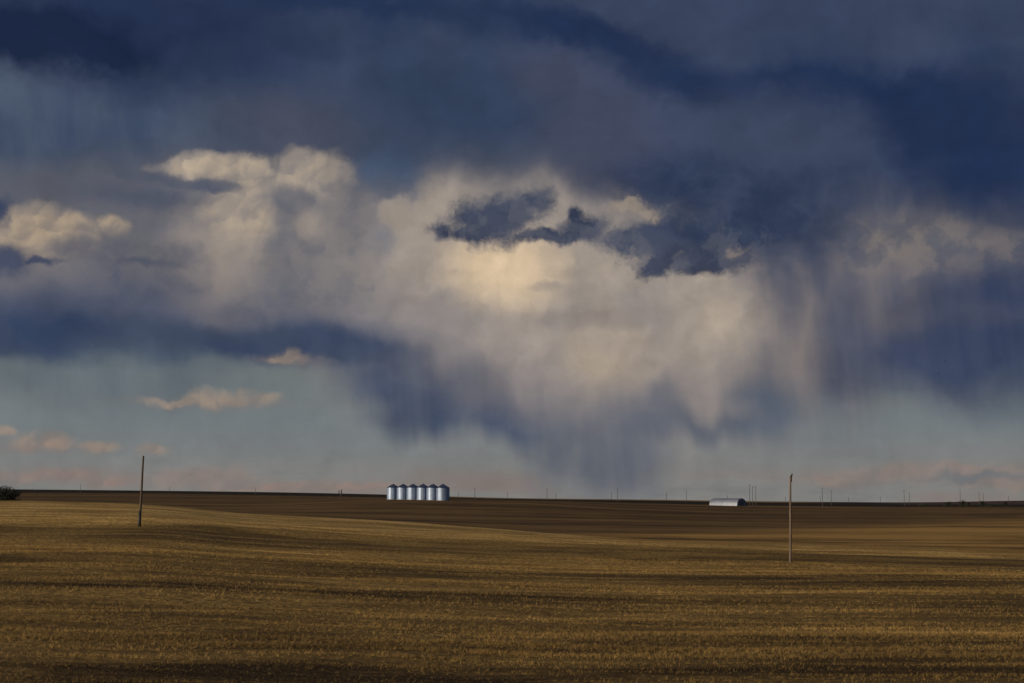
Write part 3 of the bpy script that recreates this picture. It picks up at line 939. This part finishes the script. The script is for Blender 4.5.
# ------------------------------------------------------------------ shrubs and small trees
def shrub(name, label, cat, loc, rx, h, n_leaf, size, stems, leaf, seed, group=None):
    g = np.random.default_rng(seed)
    root = empty(name, loc)
    tag(root, label, cat, group)
    lobes = []
    trunk = []
    for k in range(stems):
        a = 6.2832 * (k + g.random() * 0.6) / stems
        rr = rx * g.uniform(0.25, 0.72)
        hh = h * g.uniform(0.60, 0.92) * (1 - 0.30 * (rr / rx)**2)
        tip = np.array([rr * math.cos(a), rr * math.sin(a) * 0.8, hh])
        mid = np.array([tip[0] * 0.45, tip[1] * 0.45, hh * 0.5])
        trunk.append(tube([(tip[0] * 0.08, tip[1] * 0.08, -0.3), tuple(mid), tuple(tip)], [0.02 * h, 0.013 * h, 0.004 * h], 6))
        lobes.append((tip * np.array([1, 1, 0.80]), rx * g.uniform(0.26, 0.42), h * g.uniform(0.20, 0.32)))
        lobes.append((mid * np.array([1.25, 1.25, 0.8]), rx * g.uniform(0.28, 0.40), h * g.uniform(0.22, 0.32)))
    for k in range(9):
        a = 6.2832 * k / 9
        rr = rx * (0.0 if k == 0 else 0.62)
        lobes.append((np.array([rr * math.cos(a), rr * math.sin(a) * 0.8, h * 0.16]), rx * 0.36, h * 0.22))
    tr = mesh_obj('trunk', *join(*trunk), BARK, root)
    V_ = []
    per = n_leaf // len(lobes)
    for c_, a, b in lobes:
        d = g.normal(size=(per, 3)); d /= np.linalg.norm(d, axis=1)[:, None]
        q = c_ + d * (g.random(per)**0.45)[:, None] * np.array([a, a, b])
        q[:, 2] = np.maximum(q[:, 2], 0.05)
        s = size * g.uniform(0.5, 1.4, per)
        u = g.normal(size=(per, 3)); u /= np.linalg.norm(u, axis=1)[:, None]
        w = np.cross(u, g.normal(size=(per, 3))); w /= np.linalg.norm(w, axis=1)[:, None]
        u[:, 2] += 0.5
        V_.append(np.stack([q - u * s[:, None], q + w * s[:, None] * 0.45, q + u * s[:, None], q - w * s[:, None] * 0.45], 1))
    V_ = np.concatenate(V_).reshape(-1, 3)
    cr = big_mesh('crown', V_, np.arange(len(V_)).reshape(-1, 4), leaf)
    cr.parent = root


p = spot(-1.0, 408.0) - Vector((0, 0, 0.45))
shrub('bush', 'dark leafy bush at the left edge, on the crest of the golden rise', 'bush', p, 6.6, 5.5, 24000, 0.15, 13, LEAF, 5)
TREES = [
    (947.8, 1090, 3.3, 2.9, 'small dark round tree, leftmost of the far trees at right'),
    (962.8, 1080, 2.6, 3.7, 'tallest small dark tree in the middle of the far trees at right'),
    (968.6, 1075, 1.5, 2.5, 'tiny dark tree close beside the tallest of the far trees'),
    (982.5, 1085, 2.4, 3.6, 'small dark tree at the foot of a close pair of far poles'),
    (990.5, 1080, 4.0, 1.9, 'low dark thicket just right of the tree below the paired poles'),
    (1005.6, 1075, 1.7, 2.8, 'small lone dark tree nearest the right edge of the far plain'),
    (925.5, 1110, 6.5, 1.6, 'long low dark thicket left of the small far trees'),
]
for i, (px, Yp, rx, h, lab) in enumerate(TREES):
    shrub('small_tree' if h > 2 else 'thicket', lab, 'tree' if h > 2 else 'thicket', spot(px, Yp), rx * 1.2, h * 1.45, 1100, 0.34, 6, FAR_LEAF, 40 + i, 'far trees on the right of the plain')


# ------------------------------------------------------------------ two birds against the rain cloud
def bird(px, row, Yp, span, bank, label):
    x = (px - 512.0) / F * Yp / math.cos(PITCH)
    az, el = sky_point(px, row)
    d = Yp
    loc = (d * math.tan(math.radians(az)), d, CAM_Z + math.hypot(d, d * math.tan(math.radians(az))) * math.tan(math.radians(el)))
    b = bmesh.new()
    # spindle body with head, tail fan and two bent wings as one skin of faces
    prof = [(-0.24, 0.004, 0.0), (-0.17, 0.028, 0.0), (-0.05, 0.052, -0.005), (0.06, 0.050, 0.0), (0.13, 0.030, 0.012), (0.17, 0.033, 0.018), (0.205, 0.014, 0.014), (0.235, 0.003, 0.010)]
    rings = []
    for yy, r, zz in prof:
        rings.append([b.verts.new((r * math.cos(k * math.pi / 4), yy, zz + r * math.sin(k * math.pi / 4))) for k in range(8)])
    for a_, c_ in zip(rings, rings[1:]):
        for k in range(8):
            b.faces.new((a_[k], a_[(k + 1) % 8], c_[(k + 1) % 8], c_[k]))
    for s in (-1, 1):
        sec = [(0.03, 0.08, -0.09, 0.01, 0.018), (0.20, 0.11, -0.07, 0.07, 0.014), (0.34, 0.07, -0.07, 0.05, 0.010), (0.50, -0.06, -0.10, 0.0, 0.004)]
        prev = None
        for xx, yl, yt, zz, th in sec:
            q = [b.verts.new((s * xx, yl, zz + th * 0.3)), b.verts.new((s * xx, (yl + yt) / 2, zz + th)), b.verts.new((s * xx, yt, zz)), b.verts.new((s * xx, (yl + yt) / 2, zz - th * 0.4))]
            if prev:
                for k in range(4):
                    b.faces.new((prev[k], prev[(k + 1) % 4], q[(k + 1) % 4], q[k]))
            prev = q
    t = [b.verts.new(v_) for v_ in ((-0.015, -0.20, 0.006), (0.015, -0.20, 0.006), (0.055, -0.33, 0.0), (0.0, -0.35, 0.004), (-0.055, -0.33, 0.0))]
    t2 = [b.verts.new(v_.co - Vector((0, 0, 0.008))) for v_ in t]
    b.faces.new(t); b.faces.new(t2[::-1])
    for k in range(5):
        b.faces.new((t[k], t2[k], t2[(k + 1) % 5], t[(k + 1) % 5]))
    bmesh.ops.recalc_face_normals(b, faces=b.faces)
    me = bpy.data.meshes.new('bird'); b.to_mesh(me); b.free()
    me.materials.append(FEATHER)
    o = bpy.data.objects.new('bird', me); COL.objects.link(o)
    o.location = loc; o.scale = (span, span, span)
    o.rotation_euler = (0.15, bank, 1.1)
    tag(o, label, 'bird', 'birds flying before the rain cloud')


bird(944.6, 360.6, 330.0, 0.72, 0.5, 'upper, smaller of two tiny dark birds flying before the dark rain cloud')
bird(938.5, 373.6, 300.0, 0.95, -0.3, 'lower, larger of two tiny dark birds flying before the dark rain cloud')
